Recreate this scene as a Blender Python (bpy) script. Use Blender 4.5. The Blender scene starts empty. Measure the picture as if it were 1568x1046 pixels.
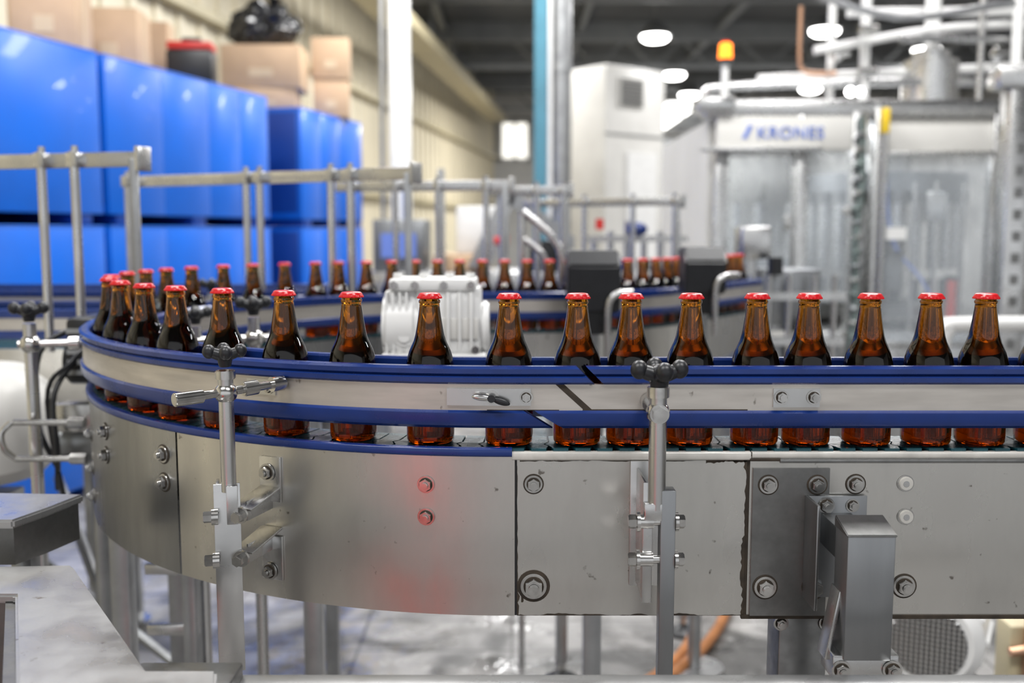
import bpy, bmesh, math, random
from math import sin, cos, pi, radians
from mathutils import Vector, Matrix, noise
random.seed(4)
scene=bpy.context.scene
# ------------------------------------------------------------------ materials
def M(name,col,rough=.5,metal=0.,nscale=0,namt=.15,bump=0.,stretch=(1,1,1),ramt=.0,emit=None,estr=0,alpha=1,coat=0,col2=None,spots=0,spotcol=(.1,.08,.06)):
    m=bpy.data.materials.new(name); m.use_nodes=True
    nt=m.node_tree; p=nt.nodes['Principled BSDF']
    p.inputs['Base Color'].default_value=(*col,1); p.inputs['Roughness'].default_value=rough
    p.inputs['Metallic'].default_value=metal; p.inputs['Alpha'].default_value=alpha
    p.inputs['Coat Weight'].default_value=coat
    if emit: p.inputs['Emission Color'].default_value=(*emit,1); p.inputs['Emission Strength'].default_value=estr
    if nscale:
        tc=nt.nodes.new('ShaderNodeTexCoord'); mp=nt.nodes.new('ShaderNodeMapping'); mp.inputs['Scale'].default_value=stretch
        nz=nt.nodes.new('ShaderNodeTexNoise'); nz.inputs['Scale'].default_value=nscale; nz.inputs['Detail'].default_value=6
        nt.links.new(tc.outputs['Object'],mp.inputs[0]); nt.links.new(mp.outputs[0],nz.inputs['Vector'])
        mr=nt.nodes.new('ShaderNodeMapRange'); mr.inputs[1].default_value=.3; mr.inputs[2].default_value=.7
        nt.links.new(nz.outputs['Fac'],mr.inputs[0])
        mx=nt.nodes.new('ShaderNodeMix'); mx.data_type='RGBA'
        c2=col2 if col2 else tuple(c*(1-namt) for c in col)
        mx.inputs[6].default_value=(*col,1); mx.inputs[7].default_value=(*c2,1)
        nt.links.new(mr.outputs[0],mx.inputs[0]); out=mx.outputs[2]
        if spots:
            n2=nt.nodes.new('ShaderNodeTexNoise'); n2.inputs['Scale'].default_value=spots; n2.inputs['Detail'].default_value=3
            nt.links.new(tc.outputs['Object'],n2.inputs['Vector'])
            m2=nt.nodes.new('ShaderNodeMapRange'); m2.inputs[1].default_value=.70; m2.inputs[2].default_value=.76; m2.inputs[4].default_value=.75
            nt.links.new(n2.outputs['Fac'],m2.inputs[0])
            x2=nt.nodes.new('ShaderNodeMix'); x2.data_type='RGBA'; x2.inputs[7].default_value=(*spotcol,1)
            nt.links.new(m2.outputs[0],x2.inputs[0]); nt.links.new(out,x2.inputs[6]); out=x2.outputs[2]
        nt.links.new(out,p.inputs['Base Color'])
        if ramt:
            r=nt.nodes.new('ShaderNodeMapRange'); r.inputs[3].default_value=rough-ramt; r.inputs[4].default_value=rough+ramt
            nt.links.new(mr.outputs[0],r.inputs[0]); nt.links.new(r.outputs[0],p.inputs['Roughness'])
        if bump:
            b=nt.nodes.new('ShaderNodeBump'); b.inputs['Strength'].default_value=bump; b.inputs['Distance'].default_value=.002
            nt.links.new(nz.outputs['Fac'],b.inputs['Height']); nt.links.new(b.outputs[0],p.inputs['Normal'])
    return m
STEEL=M('stainless',(.64,.64,.635),.28,1,12,.22,.05,(1,1,1),.08)
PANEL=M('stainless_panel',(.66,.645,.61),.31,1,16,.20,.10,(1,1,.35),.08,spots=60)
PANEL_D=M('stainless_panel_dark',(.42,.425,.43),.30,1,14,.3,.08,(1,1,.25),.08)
PLATE=M('steel_plate',(.26,.26,.255),.38,1,40,.3,.05,(1,1,1),.08)
GREYP=M('grey_steel_post',(.31,.32,.33),.34,.9,20,.25,.05,(1,1,.2),.05)
BAND=M('rail_band',(.62,.585,.54),.40,.75,30,.25,.03,(.3,.3,2),.06,spots=50)
BOLT=M('bolt_steel',(.64,.63,.61),.20,1,60,.3)
GALV=M('galvanised',(.44,.45,.46),.38,.9,9,.4,.06,(1,1,1),.10)
FORE=M('worn_frame_steel',(.60,.60,.60),.32,.9,14,.4,.15,(1,1,1),.14,spots=45,spotcol=(.14,.11,.08))
BLUE=M('blue_guide_plastic',(.007,.030,.17),.25,0,25,.25,.02,(1,1,1),.05)
BELT=M('belt_plastic',(.010,.065,.085),.28,0,60,.5,.1,(1,1,1),.1)
DARK=M('dark_void',(.015,.015,.017),.6)
GRIME=M('grime',(.045,.032,.02),.7,0,60,.6)
LIP=M('pale_lip',(.66,.64,.60),.4,.3,30,.3)
BLACK=M('black_plastic',(.012,.013,.016),.38,0,40,.3)
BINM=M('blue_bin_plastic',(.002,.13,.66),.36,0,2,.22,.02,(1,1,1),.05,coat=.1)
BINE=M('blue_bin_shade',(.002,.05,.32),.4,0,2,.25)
WALLC=M('cream_wall',(.78,.71,.54),.55,0,1.5,.12)
WALLW=M('white_wall',(.58,.58,.57),.6,0,1.5,.12)
CEIL=M('ceiling_grey',(.10,.105,.11),.7,0,1.5,.3)
BEAM=M('beam_grey',(.26,.27,.28),.5,.3,3,.2)
CREAMB=M('cream_beam',(.58,.51,.33),.5,0,3,.2)
WHITE=M('white_paint',(.80,.80,.79),.32,0,12,.10)
OFFW=M('offwhite_panel',(.66,.65,.62),.4,0,3,.12)
TEAL=M('teal_paint',(.08,.26,.35),.4,0,5,.2)
CARD=M('cardboard',(.56,.39,.25),.8,0,6,.15)
TAPE=M('packing_tape',(.62,.48,.32),.35,0,6,.1)
BAG=M('bin_bag',(.012,.012,.014),.22,0,12,.3,.3)
RED=M('red_paint',(.6,.03,.02),.4,0,8,.2)
REFLR=M('red_reflection_plastic',(.85,.07,.05),.4,0,8,.1)
YEL=M('yellow_plastic',(.8,.55,.02),.4,0,8,.2)
COPPER=M('copper',(.7,.42,.28),.35,1,8,.2)
HOSE=M('brown_hose',(.42,.17,.06),.4,0,20,.3)
INK=M('label_blue',(.14,.22,.60),.4,0,5,.05)
GREEN=M('cable_bundle',(.20,.25,.24),.4,.2,30,.7)
LAMP=M('lamp_glow',(1,1,1),.5,emit=(1,.98,.95),estr=14)
PANE=M('window_glow',(1,1,1),.5,emit=(1,.99,.96),estr=4)
PANE2=M('window_dim',(1,1,1),.5,emit=(1,.97,.88),estr=1.2)
BEACON=M('beacon_amber',(1,.25,.02),.3,emit=(1,.20,.01),estr=3)
GLASS=M('machine_glazing',(.74,.80,.86),.10,0,2.5,.25,alpha=.20)
FLOOR=bpy.data.materials.new('wet_concrete'); FLOOR.use_nodes=True
nt=FLOOR.node_tree;p=nt.nodes['Principled BSDF']
tc=nt.nodes.new('ShaderNodeTexCoord')
nz=nt.nodes.new('ShaderNodeTexNoise');nz.inputs['Scale'].default_value=3.2;nz.inputs['Detail'].default_value=9;nz.inputs['Distortion'].default_value=.8
nt.links.new(tc.outputs['Object'],nz.inputs['Vector'])
cr=nt.nodes.new('ShaderNodeValToRGB');cr.color_ramp.elements[0].position=.40;cr.color_ramp.elements[0].color=(.085,.083,.08,1)
cr.color_ramp.elements[1].position=.62;cr.color_ramp.elements[1].color=(.33,.32,.31,1)
br=nt.nodes.new('ShaderNodeTexBrick');br.inputs['Scale'].default_value=1;br.inputs['Mortar Size'].default_value=.006;br.offset=0
br.inputs['Color1'].default_value=(1,1,1,1);br.inputs['Color2'].default_value=(.95,.95,.95,1);br.inputs['Mortar'].default_value=(.5,.5,.5,1)
nt.links.new(tc.outputs['Object'],br.inputs['Vector'])
mx=nt.nodes.new('ShaderNodeMix');mx.data_type='RGBA';mx.blend_type='MULTIPLY';mx.inputs[0].default_value=1
nt.links.new(nz.outputs['Fac'],cr.inputs[0]);nt.links.new(cr.outputs[0],mx.inputs[6]);nt.links.new(br.outputs['Color'],mx.inputs[7])
nt.links.new(mx.outputs[2],p.inputs['Base Color'])
nz2=nt.nodes.new('ShaderNodeTexNoise');nz2.inputs['Scale'].default_value=5;nz2.inputs['Detail'].default_value=5;nt.links.new(tc.outputs['Object'],nz2.inputs['Vector'])
mr=nt.nodes.new('ShaderNodeMapRange');mr.inputs[1].default_value=.4;mr.inputs[2].default_value=.6;mr.inputs[3].default_value=.05;mr.inputs[4].default_value=.5
nt.links.new(nz2.outputs['Fac'],mr.inputs[0]);nt.links.new(mr.outputs[0],p.inputs['Roughness'])
bp=nt.nodes.new('ShaderNodeBump');bp.inputs['Strength'].default_value=.8;bp.inputs['Distance'].default_value=.014
nz3=nt.nodes.new('ShaderNodeTexNoise');nz3.inputs['Scale'].default_value=11;nt.links.new(tc.outputs['Object'],nz3.inputs['Vector'])
nt.links.new(nz3.outputs['Fac'],bp.inputs['Height']);nt.links.new(bp.outputs[0],p.inputs['Normal'])
AMBER=bpy.data.materials.new('amber_glass'); AMBER.use_nodes=True
nt=AMBER.node_tree;p=nt.nodes['Principled BSDF']
p.inputs['Base Color'].default_value=(.97,.82,.38,1);p.inputs['Roughness'].default_value=.02
p.inputs['Transmission Weight'].default_value=1;p.inputs['IOR'].default_value=1.48
va=nt.nodes.new('ShaderNodeVolumeAbsorption');va.inputs['Color'].default_value=(.82,.585,.02,1);va.inputs['Density'].default_value=145
nt.links.new(va.outputs[0],nt.nodes['Material Output'].inputs['Volume'])

# ------------------------------------------------------------------ mesh builder
def rotz(a): return Matrix.Rotation(a,4,'Z')
def align(d):
    d=Vector(d).normalized()
    return d.to_track_quat('Z','Y').to_matrix().to_4x4()
YZ=Matrix(((0,0,1,0),(1,0,0,0),(0,1,0,0),(0,0,0,1)))   # polygon in Y-Z, extruded along X
XZ=Matrix(((1,0,0,0),(0,0,1,0),(0,1,0,0),(0,0,0,1)))   # polygon in X-Z, extruded along Y
class B:
    def __init__(s): s.bm=bmesh.new(); s.mats=[]
    def mi(s,m):
        if m not in s.mats: s.mats.append(m)
        return s.mats.index(m)
    def merge(s,t,mat):
        i=s.mi(mat)
        for f in t.faces: f.material_index=i
        me=bpy.data.meshes.new('t'); t.to_mesh(me); s.bm.from_mesh(me); bpy.data.meshes.remove(me); t.free()
    def box(s,c,size,mat,rot=None,bev=0):
        t=bmesh.new(); bmesh.ops.create_cube(t,size=1,matrix=Matrix.Diagonal((*size,1)))
        if bev: bmesh.ops.bevel(t,geom=list(t.edges),offset=bev,segments=2,affect='EDGES',profile=.5)
        m=Matrix.Translation(c)
        if rot is not None: m=m@rot
        bmesh.ops.transform(t,matrix=m,verts=t.verts); s.merge(t,mat); return s
    def rng(s,x0,x1,y0,y1,z0,z1,mat,bev=0):
        return s.box(((x0+x1)/2,(y0+y1)/2,(z0+z1)/2),(abs(x1-x0),abs(y1-y0),abs(z1-z0)),mat,None,bev)
    def cyl(s,p0,p1,r,mat,seg=24,r2=None,bev=0):
        p0=Vector(p0);p1=Vector(p1);d=p1-p0
        t=bmesh.new(); bmesh.ops.create_cone(t,cap_ends=True,segments=seg,radius1=r,radius2=r if r2 is None else r2,depth=d.length)
        if bev:
            es=[e for e in t.edges if any(len(f.verts)>4 for f in e.link_faces)]
            bmesh.ops.bevel(t,geom=es,offset=bev,segments=2,affect='EDGES')
        bmesh.ops.transform(t,matrix=Matrix.Translation((p0+p1)/2)@align(d),verts=t.verts); s.merge(t,mat); return s
    def sph(s,c,r,mat,sc=(1,1,1),rot=None):
        t=bmesh.new(); bmesh.ops.create_uvsphere(t,u_segments=20,v_segments=12,radius=r)
        m=Matrix.Translation(c)
        if rot is not None: m=m@rot
        bmesh.ops.transform(t,matrix=m@Matrix.Diagonal((*sc,1)),verts=t.verts); s.merge(t,mat); return s
    def lathe(s,prof,mat,seg=40,mat4=None,wob=None):
        t=bmesh.new(); rings=[]
        for r,z in prof:
            if r<1e-6: rings.append([t.verts.new((0,0,z))])
            else: rings.append([t.verts.new(((r*(wob(i,z) if wob else 1))*cos(2*pi*i/seg),(r*(wob(i,z) if wob else 1))*sin(2*pi*i/seg),z)) for i in range(seg)])
        for a,b in zip(rings,rings[1:]):
            for i in range(seg):
                j=(i+1)%seg
                if len(a)==1 and len(b)==1: continue
                if len(a)==1: t.faces.new((a[0],b[j],b[i]))
                elif len(b)==1: t.faces.new((a[i],a[j],b[0]))
                else: t.faces.new((a[i],a[j],b[j],b[i]))
        bmesh.ops.recalc_face_normals(t,faces=t.faces)
        if mat4 is not None: bmesh.ops.transform(t,matrix=mat4,verts=t.verts)
        s.merge(t,mat); return s
    def prism(s,poly,z0,z1,mat,mat4=None,bev=0):
        t=bmesh.new(); a=[t.verts.new((x,y,z0)) for x,y in poly]; b=[t.verts.new((x,y,z1)) for x,y in poly]
        n=len(poly); t.faces.new(a); t.faces.new(b)
        for i in range(n): t.faces.new((a[i],a[(i+1)%n],b[(i+1)%n],b[i]))
        if bev: bmesh.ops.recalc_face_normals(t,faces=t.faces); bmesh.ops.bevel(t,geom=list(t.edges),offset=bev,segments=2,affect='EDGES')
        if mat4 is not None: bmesh.ops.transform(t,matrix=mat4,verts=t.verts)
        bmesh.ops.recalc_face_normals(t,faces=t.faces)
        s.merge(t,mat); return s
    def pipe(s,pts,r,mat,seg=14,smooth=6):
        pts=[Vector(q) for q in pts]
        if smooth>1 and len(pts)>2:
            P=[pts[0]*2-pts[1]]+pts+[pts[-1]*2-pts[-2]]; out=[]
            for k in range(1,len(P)-2):
                for j in range(smooth):
                    u=j/smooth;a,b,c,d=P[k-1:k+3]
                    out.append(.5*((2*b)+(-a+c)*u+(2*a-5*b+4*c-d)*u*u+(-a+3*b-3*c+d)*u**3))
            out.append(pts[-1]); pts=out
        t=bmesh.new(); rings=[]; up=None
        for i,q in enumerate(pts):
            d=(pts[min(i+1,len(pts)-1)]-pts[max(i-1,0)]).normalized()
            if up is None: up=d.orthogonal().normalized()
            up=(up-d*up.dot(d)).normalized(); w=d.cross(up)
            rings.append([t.verts.new(q+up*r*cos(2*pi*k/seg)+w*r*sin(2*pi*k/seg)) for k in range(seg)])
        for a,b in zip(rings,rings[1:]):
            for k in range(seg): t.faces.new((a[k],a[(k+1)%seg],b[(k+1)%seg],b[k]))
        t.faces.new(rings[0]); t.faces.new(rings[-1]); bmesh.ops.recalc_face_normals(t,faces=t.faces)
        s.merge(t,mat); return s
    def bolt(s,p,d,k=1.,disc=False,dark=True):
        p=Vector(p); d=Vector(d).normalized()
        if dark: s.cyl(p-d*.001,p+d*.0006,.0128*k,GRIME,24)
        s.cyl(p,p+d*.002*k,.0110*k,BOLT,28,bev=.0005*k)
        if disc: s.cyl(p,p+d*.004*k,.0092*k,LIP,28,bev=.001*k); s.cyl(p+d*.004*k,p+d*.0044*k,.004*k,STEEL,16); return s
        s.cyl(p+d*.002*k,p+d*.0026*k,.0086*k,GRIME,24)
        s.cyl(p+d*.0022*k,p+d*.0085*k,.0078*k,BOLT,6,bev=.0008*k)
        s.cyl(p+d*.0085*k,p+d*.0118*k,.0044*k,BOLT,16,bev=.0008*k); return s
    def done(s,name,parent=None,smooth=38):
        me=bpy.data.meshes.new(name)
        xs=[v.co for v in s.bm.verts]
        lo=Vector([min(v[i] for v in xs) for i in range(3)]);hi=Vector([max(v[i] for v in xs) for i in range(3)])
        o=Vector(((lo.x+hi.x)/2,(lo.y+hi.y)/2,lo.z))
        bmesh.ops.translate(s.bm,vec=-o,verts=s.bm.verts)
        s.bm.to_mesh(me); s.bm.free()
        for m in s.mats: me.materials.append(m)
        me.polygons.foreach_set('use_smooth',[True]*len(me.polygons)); me.set_sharp_from_angle(angle=radians(smooth))
        ob=bpy.data.objects.new(name,me); ob.location=o; scene.collection.objects.link(ob)
        if parent is not None: ob.parent=parent
        return ob
def empty(name):
    e=bpy.data.objects.new(name,None); scene.collection.objects.link(e); e.empty_display_size=.1; return e

# ------------------------------------------------------------------ room shell
CZ=5.0
B().rng(-6,12,-6,27.2,-.1,0,FLOOR).done('floor')
b=B().rng(-6,12,-6,27.2,CZ,CZ+.1,CEIL)
for y in range(3,27,3): b.rng(-6,12,y-.06,y+.06,CZ-.32,CZ,BEAM)
for x in (-1.2,1.2,3.6,6,8.4): b.rng(x-.05,x+.05,-5,27,CZ-.18,CZ-.08,BEAM)
for y in (18,24):
    for x in range(0,10,1): b.cyl((x,y,CZ-.3),(x+.5,y+.0,CZ-.75),.025,BEAM,8); b.cyl((x+.5,y,CZ-.75),(x+1,y,CZ-.3),.025,BEAM,8)
    b.rng(-1,10,y-.04,y+.04,CZ-.8,CZ-.73,BEAM)
b.done('ceiling')
def wx(y): return -.5-(27-y)*.1333
ang=math.atan2(27-(-5),wx(27)-wx(-5))
L=math.hypot(32,wx(27)-wx(-5)); cx=(wx(27)+wx(-5))/2; cy0=11
b=B(); R0=rotz(ang); nrm=Vector((sin(ang),-cos(ang),0)); dr=Vector((cos(ang),sin(ang),0))
b.box(Vector((cx,cy0,CZ/2))-nrm*.06,(L,.12,CZ),WALLC,R0)
k=-L/2+.2
while k<L/2:
    b.box(Vector((cx,cy0,CZ/2))+dr*k+nrm*.015,(.10,.03,CZ),WALLC,R0); k+=.42
b.done('wall_left')
b=B()
for i,z in enumerate((1.9,3.3)):
    b.box(Vector((cx,cy0,z))+nrm*.09,(L,.10,.09),CREAMB,R0)
b.done('trim_1')
B().rng(-.7,12,27,27.15,0,CZ,WALLW).done('wall_back')
B().rng(11.9,12,-6,27,0,CZ,WALLW).done('wall_right')
def window(n,x0,x1,z0,z1,pane):
    e=empty(n); b=B().rng(x0,x1,26.93,26.96,z0,z1,pane); b.done('pane',e)
    b=B()
    for a,c in((x0-.08,x0),(x1,x1+.08),((x0+x1)/2-.03,(x0+x1)/2+.03)): b.rng(a,c,26.88,27,z0-.08,z1+.08,WHITE)
    b.rng(x0-.08,x1+.08,26.88,27,z1,z1+.08,WHITE);b.rng(x0-.08,x1+.08,26.88,27,z0-.08,z0,WHITE); b.done('window_trim',e)
window('window_1',3.9,5.1,4.0,4.75,PANE)
window('window_2',-.25,.4,3.3,4.2,PANE2)
window('window_3',1.6,2.6,3.9,4.4,PANE2)
for (x,y,z) in ((2.32,16.6,4.50),(3.2,20.2,4.45),(4.95,16.2,4.52),(7.1,17.5,4.45),(4.1,23.5,4.5),(6.6,22.5,4.5)):
    e=empty('high_bay_lamp')
    b=B().lathe([(.21,.0),(.25,0),(.25,.03),(.16,.16),(.06,.22),(0,.22),(0,.2),(.05,.2),(.15,.14),(.21,.03),(.21,0)],BEAM,32,Matrix.Translation((x,y,z)))
    b.cyl((x,y,z+.2),(x,y,CZ),.012,BEAM,8); b.done('housing',e)
    B().lathe([(.22,.02),(.22,-.04),(.16,-.08),(.08,-.095),(0,-.10)],LAMP,32,Matrix.Translation((x,y,z))).done('diffuser',e)

# ------------------------------------------------------------------ conveyor path
R=.78; CY=2.08; La=pi*R; R2=.6; A2=radians(55); Lb=R2*A2; LEND=.66
def path(s):
    if s<0: return Vector((-s,CY-R,0)),Vector((0,-1,0))
    if s<La:
        t=s/R; return Vector((-R*sin(t),CY-R*cos(t),0)),Vector((-sin(t),-cos(t),0))
    s-=La
    if s<Lb:
        f=s/R2; return Vector((R2*sin(f),CY+R+R2-R2*cos(f),0)),Vector((-sin(f),cos(f),0))
    s-=Lb
    p0=Vector((R2*sin(A2),CY+R+R2-R2*cos(A2),0))
    return p0+Vector((cos(A2),sin(A2),0))*s,Vector((-sin(A2),cos(A2),0))
TOT=La+Lb+LEND
def sweep(b,s0,s1,prof,mat,sh0=0,sh1=0,zm=0,step=.03):
    n=max(1,int((s1-s0)/step)) 
    t=bmesh.new(); rings=[]
    for i in range(n+1):
        u=i/n; ring=[]
        for o,z in prof:
            s=s0+(s1-s0)*u+(sh0*(z-zm) if i==0 else 0)+(sh1*(z-zm) if i==n else 0)
            p_,n_=path(s); q=p_+n_*o; ring.append(t.verts.new((q.x,q.y,z)))
        rings.append(ring)
    m=len(prof)
    for a,c in zip(rings,rings[1:]):
        for k in range(m): t.faces.new((a[k],a[(k+1)%m],c[(k+1)%m],c[k]))
    t.faces.new(rings[0]);t.faces.new(rings[-1]); bmesh.ops.recalc_face_normals(t,faces=t.faces)
    b.merge(t,mat)
def rect(o0,o1,z0,z1): return [(o0,z0),(o1,z0),(o1,z1),(o0,z1)]
def rounded(o0,o1,z0,z1,r=.003):
    pts=[]
    for cx_,cz_,a0 in((o1-r,z0+r,-90),(o1-r,z1-r,0),(o0+r,z1-r,90),(o0+r,z0+r,180)):
        for k in range(4): a=radians(a0+k*30); pts.append((cx_+r*cos(a),cz_+r*sin(a)))
    return pts
BZ=1.072
conv=empty('curved_bottle_conveyor')
b=B(); sweep(b,-1.7,TOT,rect(-.038,.036,BZ-.03,BZ-.007),DARK)
s=-1.7
while s<TOT-.03:
    t=bmesh.new(); vs=[]
    for zz in (BZ-.007,BZ):
        for (ds,o) in((0,-.040),(.026,-.040),(.026,.0),(.032,.012),(.026,.024),(.022,.039),(.003,.039),(0,.024),(.006,.012),(0,0)):
            p_,n_=path(s+ds); q=p_+n_*o; vs.append(t.verts.new((q.x,q.y,zz)))
    t.faces.new(vs[:10]);t.faces.new(vs[10:])
    for k in range(10): t.faces.new((vs[k],vs[(k+1)%10],vs[10+(k+1)%10],vs[10+k]))
    bmesh.ops.recalc_face_normals(t,faces=t.faces); b.merge(t,BELT); s+=.0285
b.done('belt',conv,30)
b=B()
PO=.042; PB=.850
th=lambda d: radians(d)*R
sweep(b,-1.7,-.307,rect(PO-.003,PO,PB,1.062),PANEL)
sweep(b,-.303,-.0065,rect(PO-.003,PO,PB,1.062),PANEL)
sweep(b,-.0035,th(36),rect(PO-.003,PO+.001,PB,1.066),PANEL)
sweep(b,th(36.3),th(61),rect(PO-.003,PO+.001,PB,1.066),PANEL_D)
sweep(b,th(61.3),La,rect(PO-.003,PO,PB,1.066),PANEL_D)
sweep(b,La,TOT,rect(PO-.003,PO,.93,1.062),PANEL)
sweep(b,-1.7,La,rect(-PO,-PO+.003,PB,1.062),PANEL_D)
sweep(b,La,TOT,rect(-PO,-PO+.003,.93,1.062),PANEL)
sweep(b,-1.7,-.30,rect(PO-.004,PO+.002,PB-.004,PB+.001),GRIME)
sweep(b,-1.7,TOT,rect(-PO+.002,PO-.002,.96,.965),DARK)
sweep(b,-.307,-.303,rect(PO-.006,PO-.001,PB,1.062),GRIME); sweep(b,-.0065,-.0035,rect(PO-.006,PO-.001,PB,1.062),DARK)
# ragged baked-on dirt along joints and edges
YF=CY-R-PO
def dirt(x,z0,z1,wmax,side,f=40,amp=lambda u:1):
    n=46; poly=[(x,z1),(x,z0)]
    for i in range(n+1):
        u=i/n; z=z0+(z1-z0)*u
        w=wmax*amp(u)*max(.04,(.5+.9*noise.noise(Vector((x*90,z*f,1.7)))+.7*noise.noise(Vector((x*50,z*f*4,4.2)))))
        poly.append((x+side*w,z))
    b.prism(poly,YF-.0005,YF+.0005,GRIME,XZ)
def dirth(z,x0,x1,hmax,side,f=30):
    n=60; poly=[(x1,z),(x0,z)]
    for i in range(n+1):
        x=x0+(x1-x0)*i/n
        poly.append((x,z+side*hmax*max(.03,(.3+1.1*noise.noise(Vector((x*f,z*7,3.3)))+.6*noise.noise(Vector((x*f*4,z,9.1)))))))
    b.prism(poly,YF-.0005,YF+.0005,GRIME,XZ)
dirt(.303,PB,1.057,.0050,-1,40,lambda u:1.3-u*.9+(.9 if u>.93 else 0))
dirt(.0065,PB,1.05,.0035,1,30,lambda u:1.6 if u<.2 else .35)
dirt(.012,.868,.905,.004,1,60)
dirth(1.057,.01,.303,.0018,-1); dirth(1.0575,.25,.303,.006,-1,50); dirth(PB,.0065,.303,.003,1); dirth(1.059,.41,1.3,.0015,-1)
sweep(b,-.307,-.0,rounded(PO-.008,PO+.003,1.0575,1.0685,.0025),LIP)
sweep(b,-1.7,-.309,rounded(PO-.008,PO+.003,1.060,1.0685,.0025),LIP)
sweep(b,-1.7,-.345,rounded(PO+.0,PO+.003,1.054,1.059,.001),PLATE)
sweep(b,-.345,-.306,rounded(PO,PO+.0035,1.0565,1.0605,.001),GRIME)
sweep(b,-.409,-.3105,rect(PO,PO+.004,PB+.001,1.0475),PLATE)
b.done('side_panels',conv,30)
b=B(); sweep(b,0,La,rounded(PO-.008,PO+.005,1.062,1.0735,.003),BLUE); b.done('wear_strip',conv,50)
def upper(o): 
    sg=1 if o>0 else -1; z0,z1=1.157,1.180
    pr=[(0,z0),(.014,z0),(.018,z0+.003),(.018,z0+.009),(.0145,z0+.0115),(.018,z0+.014),(.018,z1-.003),(.014,z1),(.003,z1),(0,z1-.003)]
    return [(o+sg*a,z) for a,z in pr]
def lower(o):
    sg=1 if o>0 else -1; z0,z1=1.100,1.1235
    pr=[(0,z0),(.010,z0),(.016,z0+.004),(.018,z0+.010),(.018,z1-.003),(.014,z1),(0,z1)]
    return [(o+sg*a,z) for a,z in pr]
b=B(); OR=.0355
sweep(b,-1.7,-.106,upper(OR),BLUE,0,1.0,1.168); sweep(b,-.094,La*.99,upper(OR),BLUE,1.0,0,1.168)
sweep(b,-1.7,-.050,lower(OR),BLUE,0,1.6,1.11); sweep(b,-.036,La*.99,lower(OR),BLUE,1.6,0,1.11)
sweep(b,-1.7,TOT,upper(-OR),BLUE); sweep(b,-1.7,TOT,lower(-OR),BLUE)
sweep(b,La*.99,TOT,upper(OR),BLUE); sweep(b,La*.99,TOT,lower(OR),BLUE)
b.done('guide_rail_plastic',conv,30)
b=B()
sweep(b,-1.7,-.081,rect(.041,.049,1.1235,1.157),BAND,0,1.1,1.14); sweep(b,-.077,TOT,rect(.041,.049,1.1235,1.157),BAND,1.1,0,1.14)
sweep(b,-.085,-.074,rect(.040,.0493,1.1235,1.157),GRIME,1.1,1.1,1.14)
sweep(b,-.30,-.09,rect(.044,.0495,1.1235,1.1250),GRIME); sweep(b,-.06,.03,rect(.044,.0495,1.1235,1.1245),GRIME)
sweep(b,-1.7,TOT,rect(-.049,-.041,1.1235,1.157),BAND)
b.done('guide_rail_band',conv,30)
b=B()
def pp(s,o,z): p_,n_=path(s); q=p_+n_*o; return Vector((q.x,q.y,z)),n_
def sb(s,z,k=1.,o=PO,disc=False,dark=True): p_,n_=pp(s,o,z); b.bolt(p_,n_,k,disc,dark)
sb(-.0278,1.026,1.05); sb(-.0282,.890,1.55,dark=False); 
q,n_=pp(-.0282,PO,.890); b.cyl(q-n_*.001,q+n_*.0007,.0215,GRIME,28)
for x,z,k in((.330,1.026,1.05),(.393,1.026,1.05)): sb(-x,z,k,PO+.004)
for x,z in((.3295,.890),(.3935,.890)): sb(-x,z,1.3,PO+.004)
sb(-.4437,1.026,1.05); sb(-.508,1.027,1,disc=True,dark=False); sb(-.510,.983,1,disc=True,dark=False); sb(-.512,.890,1.3)
for x in (.75,.95,1.2): sb(-x,1.026); sb(-x,.89,1.2)
for z in (1.024,.981): sb(th(7.8),z,1.05,PO+.001,dark=False)
for d,zz in((38.5,(1.025,.983)),(53,(1.029,.99))):
    for z in zz: sb(th(d),z,1.15,PO+.001)
for z in (1.0,.94,.89): sb(th(63),z,1.1,PO)
b.done('bolts',conv)
b=B(); OB=.049
def plate(s0,s1,z0,z1): sweep(b,s0,s1,rect(OB,OB+.0025,z0,z1),STEEL)
plate(-.024,.078,1.130,1.152)
sb(-.018,1.141,.75,OB+.0025,dark=False)
p_,n_=pp(.024,OB+.0025,1.141)
b.cyl(p_,p_+n_*.004,.009,BOLT,20); b.cyl(p_,p_+n_*.014,.005,BLACK,12)
b.sph(p_+n_*.010+Vector((.012,0,-.004)),.008,BLACK,(1.5,.35,.55),Matrix.Rotation(.3,4,'Y')); b.sph(p_+n_*.010+Vector((-.012,0,.001)),.008,BOLT,(1.6,.35,.5),Matrix.Rotation(.1,4,'Y'))
plate(-.391,-.332,1.128,1.152)
for x in(.342,.383): sb(-x,1.141,.85,OB+.0025,dark=False)
plate(th(22.3),th(25.5),1.133,1.154)
sb(th(23),1.142,.7,OB+.0025,dark=False)
plate(-1.1,-1.04,1.128,1.152)
b.done('splice_plates',conv)
b=B()
for d in (72,100,140): 
    p_,n_=pp(th(d),0,0)
    b.rng(p_.x-.018,p_.x+.018,p_.y-.018,p_.y+.018,0,.96,GALV,.003)
    b.cyl((p_.x,p_.y,0),(p_.x,p_.y,.02),.045,STEEL)
for z in (.80,.70,.58): b.rng(-.70,-.60,1.835,1.85,z,z+.02,STEEL,.002)
b.rng(-.625,-.600,1.82,1.86,.2,.96,GALV,.002)
for s in (-.386,-1.3):
    p_,n_=pp(s,0,0)
    b.rng(p_.x-.032,p_.x+.032,p_.y-.03,p_.y+.03,0,.96,PLATE,.003); b.cyl((p_.x,p_.y,0),(p_.x,p_.y,.02),.06,STEEL)
    b.rng(p_.x+.036,p_.x+.052,p_.y-.01,p_.y+.01,0,.95,OFFW,.002)
    for dx in(-.03,.03): b.bolt((p_.x+dx,p_.y-.031,.835),(0,-1,0),.9,dark=False)
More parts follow.
